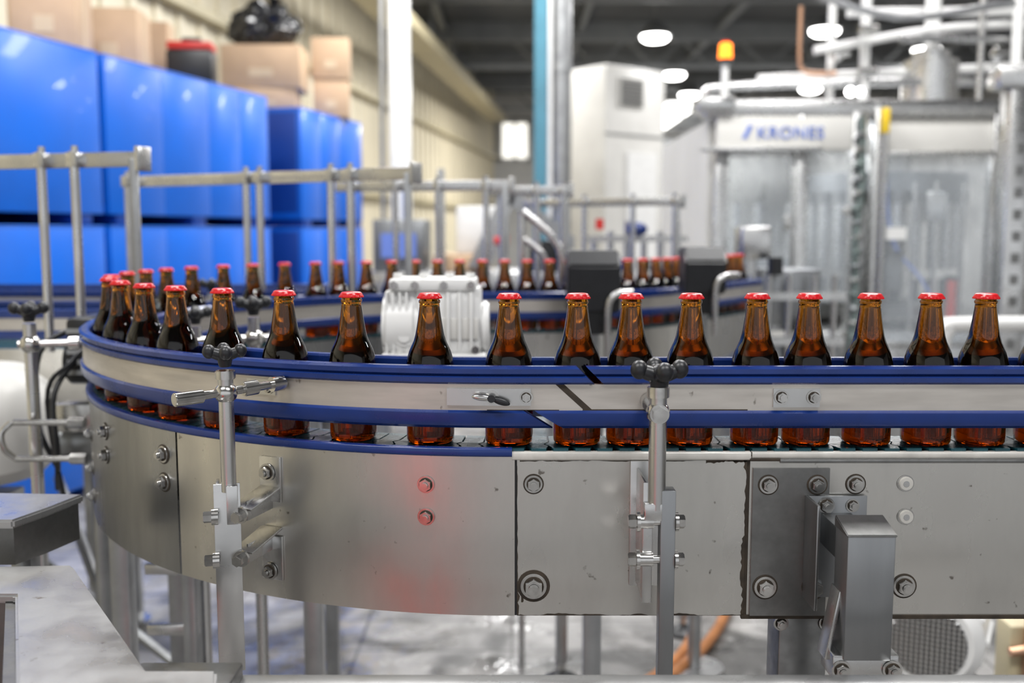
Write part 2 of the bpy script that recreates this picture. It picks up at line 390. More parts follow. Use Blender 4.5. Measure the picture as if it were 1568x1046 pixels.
for s in (La+.15,La+.72):
    p_,n_=pp(s,0,0)
    b.cyl((p_.x,p_.y,.06),(p_.x,p_.y,.96),.018,GALV); b.cyl((p_.x,p_.y,.03),(p_.x,p_.y,.12),.010,BOLT); b.lathe([(0,0),(.05,0),(.05,.012),(.015,.035),(0,.035)],BLACK,24,Matrix.Translation((p_.x,p_.y,0)))
b.cyl((-1.35,2.9,.62),(-.72,1.95,.25),.014,GALV); b.cyl((-1.30,2.6,.5),(-.6,2.35,.1),.012,GALV)
b.done('legs',conv)

# ------------------------------------------------------------------ bottles
bt=B().lathe([(0,.004),(.020,.0035),(.026,0),(.0295,.001),(.0312,.004),(.0316,.012),(.0316,.098),(.0312,.106),(.0300,.113),(.0276,.121),(.0245,.128),(.0213,.135),(.0190,.143),(.0172,.153),(.0152,.166),(.0136,.178),(.0130,.184),(.0142,.1855),(.0142,.188),(.0128,.1895),(.0128,.194),(.009,.196),(0,.196)],AMBER,48)
tmp=bt.done('beer_bottle',None,60); BM=tmp.data; 
CAPM=M('crown_cap_red',(.62,.012,.018),.24,0,30,.15)
cap=B().lathe([(0,.0005),(.0135,.0),(.0158,.0),(.0160,.001),(.0148,.004),(.0136,.0062),(.0118,.0072),(0,.0074)],CAPM,42,None,lambda i,z:(1+.055*(1 if i%2 else -1)*(1 if z<.003 else .3 if z<.005 else 0)))
tc_=cap.done('crown_cap',None,30); CM=tc_.data
bpy.data.objects.remove(tmp); bpy.data.objects.remove(tc_)
def bottle(x,y):
    o=bpy.data.objects.new('beer_bottle',BM); o.location=(x,y,BZ); o.rotation_euler=(0,0,random.random()*6); scene.collection.objects.link(o)
    c=bpy.data.objects.new('crown_cap',CM); c.location=(0,0,.1908); c.parent=o; scene.collection.objects.link(c)
for x in (-.004,.086,.156,.2346,.3207,.389,.469,.5485,.620,.70,.77,.86,.95,1.02,1.1): bottle(x,CY-R)
for d in (8,16,23.7,32,40,47.3,56,66,74,85,93,100,107.5,116,123.3,130.8,137.8,143,149,154.5):
    t=radians(d); bottle(-R*sin(t),CY-R*cos(t))
s=th(159.5)
while s<TOT-.04:
    p_,n_=path(s); bottle(p_.x,p_.y); s+=.0645

# ------------------------------------------------------------------ star knob + posts
def knob(b,x,y,z,k=1.,rot=.0):
    b.cyl((x,y,z-.016*k),(x,y,z+.004*k),.0095*k,BLACK,20,r2=.0135*k,bev=.001*k)
    b.sph((x,y,z+.006*k),.0125*k,BLACK,(1,1,.8))
    for j in range(4):
        a=rot+j*pi/2; dx,dy=cos(a),sin(a)
        b.cyl((x+dx*.004*k,y+dy*.004*k,z+.002*k),(x+dx*.024*k,y+dy*.024*k,z+.009*k),.0098*k,BLACK,16,r2=.0082*k)
        b.sph((x+dx*.0245*k,y+dy*.0245*k,z+.0095*k),.0105*k,BLACK,(1,1,1.1))
b=B(); X,Y=-.362,1.245
b.cyl((X,Y,1.02),(X,Y,1.172),.0095,STEEL,28); b.cyl((X,Y,1.165),(X,Y,1.176),.0125,BOLT,24,bev=.001)
knob(b,X,Y,1.193,.78,.35)
b.cyl((-.405,1.205,1.146),(-.300,1.305,1.1515),.0055,BOLT,16)
b.cyl((-.412,1.198,1.146),(-.385,1.224,1.1465),.0085,BOLT,20,bev=.001)
b.cyl((-.345,1.262,1.149),(-.330,1.276,1.150),.0095,BOLT,20,bev=.001)
b.sph((X,Y,1.147),.0145,BOLT,(1,1,.95))
b.cyl((-.315,1.290,1.151),(-.303,1.302,1.1515),.010,BOLT,20)
rz=rotz(.25)
b.box((X-.003,Y,.905),(.033,.004,.25),STEEL,rz,.0006); b.box((X-.018,Y+.012,.905),(.004,.028,.25),STEEL,rz,.0006)
b.box((X+.006,Y-.008,1.005),(.014,.012,.05),STEEL,rz,.001)
for z,bz in ((.995,1.022),(.950-.012,.892)):
    p1,n1=pp(th(23.4),PO+.002,z)
    a=Vector((X+.012,Y+.006,z-.006)); d=(p1-a); L_=d.length; an=math.atan2(d.y,d.x)
    b.box((a+p1)/2+Vector((0,0,.008)),(L_,.032,.003),STEEL,rotz(an)@Matrix.Rotation(-math.atan2(.012,L_),4,'Y'),.0006)
    b.box((a+p1)/2+Vector((.004,.014,-.004)),(L_,.003,.026),STEEL,rotz(an),.0006)
    tang=Vector((-n1.y,n1.x,0)); an2=math.atan2(tang.y,tang.x)
    pc,_=pp(th(23.4),PO+.003,(z+bz)/2+(.008 if bz>z else -.008))
    b.box(pc,(.034,.004,.062),STEEL,rotz(an2),.001)
    pb,_=pp(th(23.6),PO+.006,bz+.004 if bz>z else bz-.004); b.bolt(pb,n1,1.1,dark=False)
    for off in(-1,1):
        q=Vector((X+.001,Y-.004,z-.006))+Vector((cos(.25),sin(.25),0))*.014*off
        b.cyl(q,q+Vector((-.25,-1,0)).normalized()*.016 if off>0 else q+Vector((-1,-.25,0))*.018,.0075,BOLT,6,bev=.0008)
        b.cyl(q,q+(Vector((-.25,-1,0)).normalized()*.004 if off>0 else Vector((-1,-.25,0))*.008),.0105,BOLT,20)
b.done('guide_rail_post')
b=B(); X,Y=.174,1.17
b.cyl((X,Y,1.018),(X,Y,1.165),.0105,STEEL,28); b.cyl((X,Y,1.154),(X,Y,1.167),.0135,BOLT,24,bev=.001)
knob(b,X+.001,Y,1.178,1.0,.1)
b.cyl((X,Y-.022,1.136),(X,Y+.075,1.136),.0065,BOLT,16); b.cyl((X,Y-.024,1.136),(X,Y-.013,1.136),.0095,BOLT,6,bev=.001)
b.cyl((X,Y-.014,1.136),(X,Y-.010,1.136),.0115,BOLT,24); b.sph((X,Y,1.136),.0145,BOLT,(1,1,1))
b.cyl((X,Y+.06,1.136),(X,Y+.078,1.136),.011,BOLT,20)
b.box((X+.013,Y+.002,.90),(.018,.022,.285),GREYP,None,.0012)
b.box((X-.005,Y-.002,1.016),(.022,.016,.022),STEEL,None,.002)
b.box((X-.013,Y+.040,.975),(.003,.075,.15),STEEL,None,.0008); b.box((X-.010,Y+.003,.975),(.012,.003,.15),STEEL,None,.0008)
b.box((X-.002,Y+.084,.975),(.040,.004,.165),STEEL,None,.001)
for z in(1.003,.956):
    b.cyl((X-.026,Y-.002,z),(X+.034,Y-.002,z),.005,BOLT,14)
    b.cyl((X-.034,Y-.002,z),(X-.024,Y-.002,z),.0088,BOLT,6,bev=.001); b.cyl((X-.024,Y-.002,z),(X-.020,Y-.002,z),.012,BOLT,24)
    b.cyl((X-.020,Y-.002,z),(X-.004,Y-.002,z),.0085,BOLT,20)
    b.cyl((X+.026,Y-.002,z),(X+.034,Y-.002,z),.0085,BOLT,6,bev=.001); b.cyl((X+.022,Y-.002,z),(X+.026,Y-.002,z),.0115,BOLT,24)
b.done('guide_rail_post')
# square leg, right
b=B(); X,Y=.416,1.14
b.box((X,Y,.925),(.056,.045,.150),GREYP,None,.002)
b.prism([(-.0235,0),(.0235,0),(.0235,.014),(-.0235,.003)],-.0290,.0290,PLATE,Matrix.Translation((X,Y,.999))@YZ,.001)
b.box((X,Y+.004,.84),(.078,.045,.03),STEEL,None,.002)
b.box((X-.034,Y+.012,.885),(.005,.03,.085),STEEL,Matrix.Rotation(.18,4,'Y'),.001)
b.box((X,Y+.01,.41),(.046,.04,.82),GREYP,None,.003)
b.cyl((X,Y+.01,0),(X,Y+.01,.02),.05,STEEL)
for dx in(-.029,.031): b.bolt((X+dx,Y-.019,.838),(0,-1,0),1.05,dark=False)
b.box((X+.002,Y+.112,.945),(.078,.004,.135),GREYP,None,.001)
b.box((X-.036,Y+.088,.945),(.004,.052,.135),PANEL_D,None,.001)
b.box((X+.002,Y+.066,.970),(.040,.092,.040),GREYP,None,.002)
b.bolt((X-.012,Y+.110,1.000),(0,-1,0),1.0,dark=False); b.bolt((X+.022,Y+.110,1.000),(0,-1,0),.8,dark=False)
b.done('frame_leg')

# ------------------------------------------------------------------ foreground frame left / bottom rail
b=B()
b.prism([(-.80,1.30),(-.598,1.312),(-.378,.985),(-.305,.985),(-.29,.93),(-.47,.90),(-.62,1.20),(-.80,1.20)],.888,.900,FORE,None,.003)
b.prism([(-.80,1.215),(-.625,1.215),(-.48,.92),(-.475,.90),(-.485,.90),(-.635,1.205),(-.80,1.205)],.76,.890,PLATE)
b.prism([(-.603,1.308),(-.598,1.312),(-.378,.985),(-.383,.982)],.80,.890,STEEL)
b.rng(-.30,1.6,1.005,1.035,.852,.873,FORE,.003); b.rng(-.40,-.29,.93,1.03,.85,.889,PLATE,.003)
for x in (-.75,1.4): b.rng(x-.02,x+.02,1.0,1.03,0,.86,GALV,.003)
b.rng(-.77,-.73,1.22,1.26,0,.89,GALV,.003)
b.done('steel_frame_rail')
b=B()
b.prism([(-.98,1.52),(-.66,1.50),(-.68,1.42),(-.70,1.36),(-.98,1.36)],.935,.948,FORE,None,.003)
b.prism([(-.98,1.51),(-.665,1.49),(-.685,1.42),(-.705,1.37),(-.98,1.37)],.88,.936,PLATE)
for x,y in((-.92,1.42),(-.72,1.43)): b.rng(x-.015,x+.015,y-.015,y+.015,0,.88,GALV,.002)
b.done('steel_side_table')

# ------------------------------------------------------------------ left mechanism
def smallpost(x,y,zt,zb=0.,k=1.,armx=.1,army=0.):
    b=B(); b.cyl((x,y,zb),(x,y,zt-.02),.0105*k,STEEL,18); knob(b,x,y,zt,.9*k,.3)
    b.sph((x,y,zt-.06),.017*k,BOLT); b.cyl((x-armx*.25,y-army*.25,zt-.06),(x+armx,y+army,zt-.06),.0065*k,BOLT,12)
    b.cyl((x+armx*.8,y+army*.8,zt-.06),(x+armx,y+army,zt-.06),.012*k,BOLT,14)
    return b
b=smallpost(-.925,1.90,1.195,0,1.15,.085,.02)
for z in (.99,.92): b.cyl((-.945,1.86,z),(-.82,1.86,z),.006,BOLT,12); b.cyl((-.84,1.86,z),(-.81,1.86,z),.011,BOLT,6)
b.pipe([(-.95,1.86,.99),(-.965,1.85,.97),(-.96,1.85,.94),(-.945,1.86,.92)],.006,BOLT)
b.done('guide_rail_post')
b=smallpost(-.50,1.92,1.205,0,1.1,-.13,-.06); b.done('guide_rail_post')
b=smallpost(-.60,1.88,1.190,.0,1,-.05,-.03); b.done('guide_rail_post')
b=smallpost(-.83,2.75,1.20,0,1.1,.12,-.05); b.done('guide_rail_post')
b=B(); b.rng(-.94,-.875,2.08,2.22,1.03,1.17,BLACK,.012); b.cyl((-.96,2.15,1.07),(-.87,2.15,1.07),.05,BLACK,24,bev=.006)
b.cyl((-.91,2.15,0),(-.91,2.15,1.05),.018,GALV); b.cyl((-.91,2.15,0),(-.91,2.15,.02),.05,STEEL)
b.cyl((-.97,2.12,.9),(-.88,2.12,.9),.045,GREYP,24,bev=.004); b.rng(-.96,-.87,2.06,2.12,.93,.99,STEEL,.004)
b.pipe([(-.91,2.10,1.1),(-.94,2.02,1.02),(-.93,2.0,.9),(-.98,2.1,.8)],.006,BLACK); b.pipe([(-.93,2.12,1.15),(-.98,2.05,1.1),(-.99,2.05,.95),(-.98,2.1,.85)],.006,BLACK)
b.pipe([(-.89,2.10,1.12),(-.91,2.03,1.08),(-.96,2.03,1.0),(-.93,2.05,.7)],.005,BLACK)
for i in range(5): b.rng(-.935,-.875,2.075,2.079,1.05+i*.022,1.06+i*.022,GALV)
b.done('drive_unit')
b=B(); b.lathe([(0,0),(.16,0),(.19,.03),(.20,.12),(.18,.20),(.13,.245),(0,.26)],OFFW,40,Matrix.Translation((-1.24,2.22,.80)))
b.cyl((-1.24,2.22,.02),(-1.24,2.22,.81),.05,GALV); b.cyl((-1.24,2.22,0),(-1.24,2.22,.03),.14,STEEL); b.rng(-1.38,-1.10,2.06,2.2,.70,.78,GALV,.005)
b.done('pump_housing')

def sconv(name,x0,x1,y0,y1,z=1.03):
    b=B(); b.rng(x0,x1,y0,y1,z-.03,z,BELT)
    for y,sg in((y0,-1),(y1,1)):
        b.rng(x0,x1,y-.003,y+.003,z-.14,z+.005,PANEL)
        b.rng(x0,x1,y-.012,y+.008,z+.03,z+.052,BLUE,.004); b.rng(x0,x1,y-.004,y+.004,z+.052,z+.083,BAND); b.rng(x0,x1,y-.012,y+.008,z+.083,z+.106,BLUE,.004)
    x=x0+.2
    while x<x1:
        for y in(y0,y1): b.rng(x-.02,x+.02,y-.02,y+.02,0,z-.03,GALV,.002); b.cyl((x,y,0),(x,y,.02),.05,STEEL,16)
        x+=.9
    b.done(name)
sconv('accumulation_conveyor',-3.3,-.55,3.02,3.32,1.07)
sconv('accumulation_conveyor',-3.0,-1.02,2.50,2.80,1.05)

def rack(p0,p1,z,posts,zb=1.12,r=.0105):
    b=B(); p0=Vector((*p0,0));p1=Vector((*p1,0)); d=p1-p0; an=math.atan2(d.y,d.x); L_=d.length
    b.box((p0+p1)/2+Vector((0,0,z)),(L_,.008,.034),STEEL,rotz(an),.001); b.box((p0+p1)/2+Vector((0,.012,z+.015)),(L_,.024,.004),STEEL,rotz(an))
    for u in posts:
        q=p0+d*u
        b.cyl((q.x,q.y-.020,zb),(q.x,q.y-.020,z+.02),r,STEEL,16)
        b.box((q.x,q.y-.012,z),(.030,.035,.034),STEEL,rotz(an),.003); b.cyl((q.x,q.y-.014,z+.016),(q.x,q.y-.014,z+.032),.008,BOLT,8)
    b.box(p1+Vector((0,0,z)),(.010,.05,.055),STEEL,rotz(an),.002)
    b.rng(p1.x-.030,p1.x-.012,p1.y-.01,p1.y+.008,.9,z,GALV,.002)
    return b
rack((-2.1,2.62),(-.83,2.27),1.512,(.2,.5,.801,.869),1.07).done('overhead_guide_rack')
rack((-1.20,3.12),(-.252,2.64),1.502,(.02,.4635,.51,.744,.805),1.182).done('overhead_guide_rack')
rack((-.60,3.42),(.0,3.30),1.50,(.1,.35,.592,.86),1.0).done('overhead_guide_rack')
rack((-.10,3.75),(.22,3.70),1.50,(.2,.6,.9),1.0).done('overhead_guide_rack')
rack((.05,4.3),(.68,4.0),1.47,(.1,.4,.7,.95),1.0).done('overhead_guide_rack')
b=B().pipe([(.03,3.0,1.41),(.08,3.0,1.37),(.13,3.0,1.32),(.148,3.0,1.27),(.148,3.0,1.18),(.148,3.0,.9)],.012,STEEL)
b.cyl((.03,3.0,1.41),(.03,3.0,0),.010,STEEL); b.pipe([(.03,3.0,1.33),(.07,3.0,1.30),(.10,3.0,1.26),(.11,3.0,1.1)],.010,STEEL); b.cyl((.148,3.0,0),(.148,3.0,.95),.012,STEEL)
b.done('bent_handrail')

# ------------------------------------------------------------------ white gear motor inside the turn
b=B(); X,Y,Z=-.150,1.95,1.095
b.rng(X-.035,X+.09,Y-.05,Y+.06,Z+.02,Z+.150,WHITE,.010)
b.rng(X-.085,X+.082,Y-.056,Y+.065,Z+.142,Z+.166,WHITE,.006)
b.cyl((X-.10,Y,Z+.072),(X-.03,Y,Z+.072),.066,WHITE,40,bev=.010)
for i in range(4): b.rng(X-.092+i*.013,X-.088+i*.013,Y-.058,Y+.055,Z+.02,Z+.14,WHITE,.001)
b.rng(X-.096,X-.03,Y-.045,Y+.045,Z+.02,Z+.145,WHITE,.012)
for i,r in enumerate((.044,.036,.028,.020,.012)): b.cyl((X-.056,Y-.045,Z+.055),(X-.056,Y-.048-.004*i,Z+.055),r,WHITE,32,bev=.0015)
for dx,dz in((-.035,.154),(.072,.154),(.08,.03),(.02,.154),(-.075,.154)): b.cyl((X+dx,Y-.062,Z+dz),(X+dx,Y-.05,Z+dz),.008,BOLT,6)
for dx in(-.07,-.02,.03,.07): b.cyl((X+dx,Y-.03,Z+.166),(X+dx,Y-.03,Z+.176),.009,WHITE,8,bev=.001)
for i in range(3): b.rng(X+.025+i*.022,X+.031+i*.022,Y-.062,Y-.05,Z+.03,Z+.14,WHITE,.002)
b.rng(X+.005,X+.085,Y-.055,Y-.049,Z+.05,Z+.09,OFFW,.002)
b.cyl((X+.09,Y,Z+.07),(X+.105,Y,Z+.07),.05,WHITE,32,bev=.004)
b.rng(X-.10,X+.10,Y-.07,Y+.07,Z-.012,Z+.022,WHITE,.004)
b.rng(-.42,X+.05,Y-.03,Y+.03,Z-.06,Z-.012,GALV,.004); b.rng(-.42,-.385,Y-.02,Y+.02,0,Z-.05,GALV,.003); b.rng(.145,.18,Y-.02,Y+.02,0,Z-.05,GALV,.003); b.rng(X,.18,Y-.02,Y+.02,Z-.06,Z-.02,GALV,.003)
b.done('gear_motor')

def cbox(x0,x1,y,z0,z1):
    b=B(); xm=(x0+x1)/2
    b.prism([(0,z0),(.12,z0),(.12,z1),(.03,z1),(-.01,z1-.04)],x0,x1,BLACK,Matrix.Translation((0,y,0))@YZ,.006)
    b.prism([(0,0),(.05,0),(.06,-.05),(.02,-.06)],x0+.03,x1-.02,BLACK,Matrix.Translation((0,y,z0))@YZ)
    b.cyl((xm,y+.06,0),(xm,y+.06,z0),.02,GALV); b.cyl((xm,y+.06,0),(xm,y+.06,.02),.09,STEEL)
    b.pipe([(x1+.03,y,z0+.055),(x1-.015,y-.02,z0+.05),(x1-.035,y-.02,z0+.01),(x1-.035,y-.02,z0-.12)],.009,STEEL)
    return b
cbox(.148,.288,2.64,1.135,1.300).done('sensor_box')
cbox(.500,.620,2.88,1.17,1.305).done('sensor_box')

# ------------------------------------------------------------------ blue bulk bins
d2=Vector((.2583,1,0)).normalized(); n2=Vector((d2.y,-d2.x,0)); an2=math.atan2(d2.y,d2.x)
def bin_(o,L_,W,z0,H,ribs,name='blue_bulk_bin'):
    b=B(); Rz=rotz(an2)
    def bx(u0,u1,w0,w1,za,zb,m,bev=.004):
        c=o+d2*((u0+u1)/2)-n2*((w0+w1)/2); b.box((c.x,c.y,(za+zb)/2),(u1-u0,w1-w0,zb-za),m,Rz,bev)
    bx(0,L_,0.02,W,z0+.06,z0+H-.01,BINM)
    k=len(ribs)+1; e=[0]+list(ribs)+[1]
    for i in range(k): bx(e[i]*L_+.001,e[i+1]*L_-.001,0,.03,z0+.055,z0+H-.012,BINM,.003)
    bx(0,L_,-.001,W,z0+H-.012,z0+H,BINM,.003)
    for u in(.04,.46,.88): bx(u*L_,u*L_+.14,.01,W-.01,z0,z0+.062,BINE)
    bx(-.002,.02,.03,W-.03,z0+.1,z0+H-.03,BINE)  # end facing the camera: its shadow side is put into a darker blue
    return b.done(name)
def edge(y): return Vector((-3.472+.2583*y,y,0))
LA=(5.22-3.45)/d2.y; LB=(6.95-5.27)/d2.y
for z0,H in((1.385,.88),(.69,.69),(0,.685)):
    bin_(edge(3.45),LA,.95,z0,H,(.5,)); bin_(edge(5.27),LB,.95,z0,H,(.29,.57,.79))
    bin_(Vector((-1.57,7.5,0)),1.15,.8,z0,H,(.3,.6) )
ZT=2.266
def card(c,size,z,a=0.,name='cardboard_box'):
    b=B(); b.box((c[0],c[1],z+size[2]/2),size,CARD,rotz(a),.004)
    b.box((c[0],c[1],z+size[2]/2+.001),(size[0]+.004,.06,size[2]),TAPE,rotz(a))
    Rm=rotz(a); q=Rm@Vector((0,-size[1]/2-.001,0))
    b.box((c[0]+q.x*.999,c[1]+q.y,z+size[2]*.35),(size[0]*.3,.004,size[2]*.2),TAPE,Rm)
    return b.done(name)
card((-2.86,4.9),(.42,.4,.14),ZT,an2); card((-2.43,5.42),(.32,.32,.42),ZT,.15); card((-2.33,6.02),(.32,.30,.36),ZT,.1)
card((-2.72,6.0),(.34,.30,.5),ZT,.1)
card((-2.36,6.65),(.28,.2,.42),ZT,.1)
b=B(); b.box((-2.00,6.38,ZT+.10),(.28,.20,.20),BLACK,rotz(.1),.02); b.box((-2.00,6.38,ZT+.225),(.27,.19,.05),RED,rotz(.1),.015); b.box((-2.0,6.38,ZT+.27),(.12,.03,.03),BLACK,rotz(.1),.008)
b.done('tool_box')
card((-1.90,7.95),(.46,.42,.17),ZT,.1); card((-1.92,7.95),(.60,.42,.32),ZT+.174,.05); card((-1.47,8.30),(.28,.26,.30),ZT,.1); card((-1.47,8.30),(.30,.28,.32),ZT+.303,.1)
b=B(); t=bmesh.new(); bmesh.ops.create_icosphere(t,subdivisions=5,radius=1)
for v in t.verts:
    n=noise.noise(v.co*2.2)*.22+noise.noise(v.co*5.5)*.14+abs(noise.noise(v.co*11))*.08
    v.co*=1+n; v.co.x*=.26; v.co.y*=.20; v.co.z=max(v.co.z*.19,-.145)
bmesh.ops.translate(t,vec=(-1.93,7.95,ZT+.497+.147),verts=t.verts); b.merge(t,BAG)
b.cyl((-1.85,7.95,ZT+.78),(-1.83,7.93,ZT+.88),.02,BAG,10,r2=.06); b.done('bin_bag')

# ------------------------------------------------------------------ columns, tray, HVAC
b=B(); b.rng(-1.09,-.91,9.0,9.18,0,CZ-.33,WHITE,.01); b.rng(-1.14,-.86,8.95,9.23,0,.03,GALV); b.rng(-1.3,1.2,9.05,9.2,3.45,3.58,OFFW,.01)
b.pipe([(-1.14,8.9,1.2),(-1.14,8.9,CZ-.4)],.02,GALV); b.done('building_column')
b=B(); b.rng(.185,.265,8.0,8.10,0,CZ-.35,TEAL,.004); b.rng(.175,.275,7.98,7.995,0,CZ-.35,TEAL); b.done('teal_beam_column')
b=B(); b.cyl((.385,8.05,0),(.385,8.05,CZ-.35),.085,GALV,32); b.cyl((.385,8.05,0),(.385,8.05,.03),.1,GALV,24); b.cyl((.30,7.97,.3),(.30,7.97,CZ-.4),.018,WHITE,12)
for z in(1.6,2.6,3.6): b.cyl((.385,8.05,z),(.385,8.05,z+.05),.095,GALV,32)
b.done('vertical_duct_pipe')
b=B(); a=Vector((-1.75,10,3.95)); c=Vector((-.35,24,3.95)); d=c-a; an=math.atan2(d.y,d.x)
b.box((a+c)/2,(d.length,.35,.04),CREAMB,rotz(an)); 
for s_ in(-1,1): b.box((a+c)/2+Vector((.18*s_,0,.07)),(d.length,.03,.16),CREAMB,rotz(an))
for k in range(6): q=a.lerp(c,(k+.3)/6); b.cyl((q.x,q.y,q.z),(q.x,q.y,CZ-.02),.02,BEAM,8)
b.done('cable_tray')
b=B(); Rz=rotz(radians(38)); c=Vector((1.20,12.6,0))
b.box(c+Vector((0,0,1.65)),(1.0,.95,3.3),OFFW,Rz,.02)
def onf(u,w,z): 
    q=Rz@Vector((u,-.48+w,0)); return Vector((c.x+q.x,c.y+q.y,z))
b.box(onf(-.1,-.01,3.0),(.42,.03,.34),OFFW,Rz)
for i in range(7): b.box(onf(-.1,-.03,2.86+i*.045),(.36,.02,.022),BLACK,Rz)
b.box(onf(0,0,2.5),(1.02,.02,.02),GALV,Rz); b.box(onf(.1,-.01,1.3),(.5,.03,2.0),WHITE,Rz)
b.done('air_handling_unit')
b=B(); b.rng(1.8,3.6,14,15.5,0,2.55,OFFW,.02); b.rng(2.1,2.7,13.97,14,1.4,2.2,WALLW); b.rng(1.75,3.65,13.95,15.55,2.55,2.62,GALV); b.done('office_cabin')

b=B()
b.rng(-.85,.3,5.7,6.3,.95,1.12,STEEL,.01); b.rng(-.8,-.5,5.75,6.2,1.12,1.42,GREYP,.01); b.rng(-.45,-.15,5.7,6.1,1.12,1.22,CARD,.01)
b.prism([(-.25,1.15),(-.12,1.15),(.02,1.55),(-.05,1.58)],5.6,5.9,STEEL,XZ)
b.prism([(-.02,1.5),(.35,1.25),(.35,1.32),(0,1.6)],5.6,5.9,GALV,XZ)
for x in(-.8,.25): 
    for y in (5.75,6.25): b.rng(x-.03,x+.03,y-.03,y+.03,0,.95,GALV)
b.rng(.1,.28,5.7,5.9,1.12,1.3,BLACK,.01); b.cyl((-.6,5.7,1.42),(-.6,5.7,1.6),.02,STEEL); b.rng(-.42,-.38,5.65,5.7,1.12,1.7,STEEL)
b.rng(-.33,-.05,5.95,6.0,1.22,1.5,WHITE,.01); b.cyl((-.1,5.62,1.3),(-.02,5.62,1.3),.03,RED,16); b.rng(-.75,-.55,5.72,5.75,1.2,1.34,INK)
b.done('packing_machine')
b=B()
b.rng(.35,.86,4.75,5.3,.9,1.02,STEEL,.01)
for i,x in enumerate((.40,.48,.56,.64,.72,.80)):
    b.cyl((x,4.85,1.02),(x,4.85,1.30+.05*(i%3)),.016,STEEL,12); b.cyl((x,4.85,1.16),(x,4.85,1.22),.035,(BLACK,STEEL,BLUE)[i%3],16)
b.rng(.36,.85,4.83,4.87,1.30,1.33,STEEL); b.sph((.60,4.8,1.36),.05,BLUE,(1,.8,.7)); b.cyl((.42,4.8,1.36),(.42,4.8,1.41),.02,RED)
for x in(.4,.82): b.rng(x-.03,x+.03,4.9,4.96,0,.9,GALV)
b.done('labelling_unit')

# ------------------------------------------------------------------ filling machine (right)
fm=empty('bottle_filling_machine')
b=B()
b.rng(.94,2.42,4.95,5.10,1.905,1.99,STEEL,.012)
b.rng(.90,1.08,4.9,5.1,1.93,2.0,STEEL,.01)
for x0,x1,z0,z1,y in((1.00,1.05,0,1.92,4.97),(1.40,1.455,0,1.92,4.95),(1.66,1.73,0,1.93,4.93),(1.76,1.80,0,1.95,4.9),(2.36,2.42,0,1.95,4.95),(2.75,2.82,0,2.1,4.95)):
    b.rng(x0,x1,y,y+.07,z0,z1,STEEL,.006)
b.rng(2.04,2.14,4.15,4.25,0,2.0,STEEL,.006)
for z in [.5+.09*i for i in range(16)]: b.rng(2.075,2.105,4.142,4.15,z,z+.04,PLATE)
b.rng(1.98,3.3,4.13,4.25,1.93,2.02,STEEL,.01); b.rng(2.2,3.3,4.17,4.23,1.55,1.86,OFFW,.01); b.rng(1.76,2.4,4.97,5.05,1.73,1.90,OFFW,.01)
b.rng(1.0,3.2,5.0,6.6,0,.85,STEEL,.01)
b.rng(1.0,3.2,6.5,6.6,.85,1.9,PANEL)
b.rng(.98,1.02,5.05,6.6,.85,1.9,OFFW)
b.rng(1.05,1.45,4.98,5.0,.75,.98,OFFW,.005); b.rng(1.8,2.4,4.97,5.0,.55,.78,STEEL,.005)
b.rng(.98,3.2,5.05,6.6,1.98,2.0,GALV)
b.done('machine_frame',fm)
b=B().rng(1.0,1.66,4.93,4.96,1.745,1.905,OFFW,.006); b.rng(.92,1.5,4.86,4.94,1.735,1.755,STEEL,.004); b.done('header_panel',fm)
cu=bpy.data.curves.new('label_text','FONT'); cu.body='KRONES'; cu.size=.082; cu.extrude=.002; cu.space_character=1.08
to=bpy.data.objects.new('label_text',cu); to.location=(1.19,4.925,1.800); to.rotation_euler=(pi/2,0,0); to.data.materials.append(INK); scene.collection.objects.link(to); to.parent=fm
b=B().prism([(0,0),(.022,0),(.052,.064),(.03,.064)],0,.003,INK,Matrix.Translation((1.12,4.928,1.800))@Matrix.Rotation(pi/2,4,'X')); b.done('label_mark',fm)
b=B().rng(1.06,1.40,5.0,5.01,1.0,1.73,GLASS); b.rng(1.46,1.66,4.97,4.98,1.0,1.74,GLASS); b.rng(1.80,2.36,4.96,4.97,.78,1.73,GLASS); b.rng(2.2,3.3,4.2,4.21,.6,1.55,GLASS); b.done('glazing',fm)
b=B()
for x0,x1,z0,z1,y in((1.05,1.41,1.0,1.74,4.99),(1.80,2.37,.78,1.74,4.94)):
    w=.022
    b.rng(x0,x0+w,y,y+.02,z0,z1,STEEL,.003);b.rng(x1-w,x1,y,y+.02,z0,z1,STEEL,.003);b.rng(x0,x1,y,y+.02,z0,z0+w,STEEL,.003);b.rng(x0,x1,y,y+.02,z1-w,z1,STEEL,.003)
b.rng(1.35,1.38,4.96,4.985,1.36,1.43,BOLT,.004); b.rng(1.62,1.66,4.90,4.94,1.43,1.47,BOLT,.004); b.rng(1.84,1.94,4.925,4.94,1.31,1.37,WHITE)
b.rng(1.78,1.815,4.86,4.90,1.82,1.94,YEL,.006); b.cyl((1.80,4.88,1.0),(1.80,4.88,1.82),.016,STEEL)
b.pipe([(1.69,4.90,1.9),(1.70,4.89,1.6),(1.68,4.89,1.3),(1.69,4.89,1.0),(1.67,4.89,.7)],.018,GREEN)
for i in range(16): b.cyl((1.685,4.88,.75+i*.07),(1.685,4.90,.77+i*.07),.022,(GREYP,GREEN,BOLT)[i%3],10)
b.done('door_frames',fm)
b=B()
for i in range(14):
    a=pi+pi*i/13; x,y=2.08+.42*cos(a),5.70+.42*sin(a)
    b.cyl((x,y,1.15),(x,y,1.50),.03,STEEL,12); b.cyl((x,y,1.5),(x,y,1.56),.045,PLATE,12); b.cyl((x,y,.98),(x,y,1.1),.026,BLACK,10)
b.cyl((2.08,5.70,.85),(2.08,5.70,1.95),.16,STEEL,32); b.cyl((2.08,5.70,1.56),(2.08,5.70,1.66),.46,GREYP,40); b.cyl((2.08,5.70,.9),(2.08,5.70,.96),.46,PLATE,40)
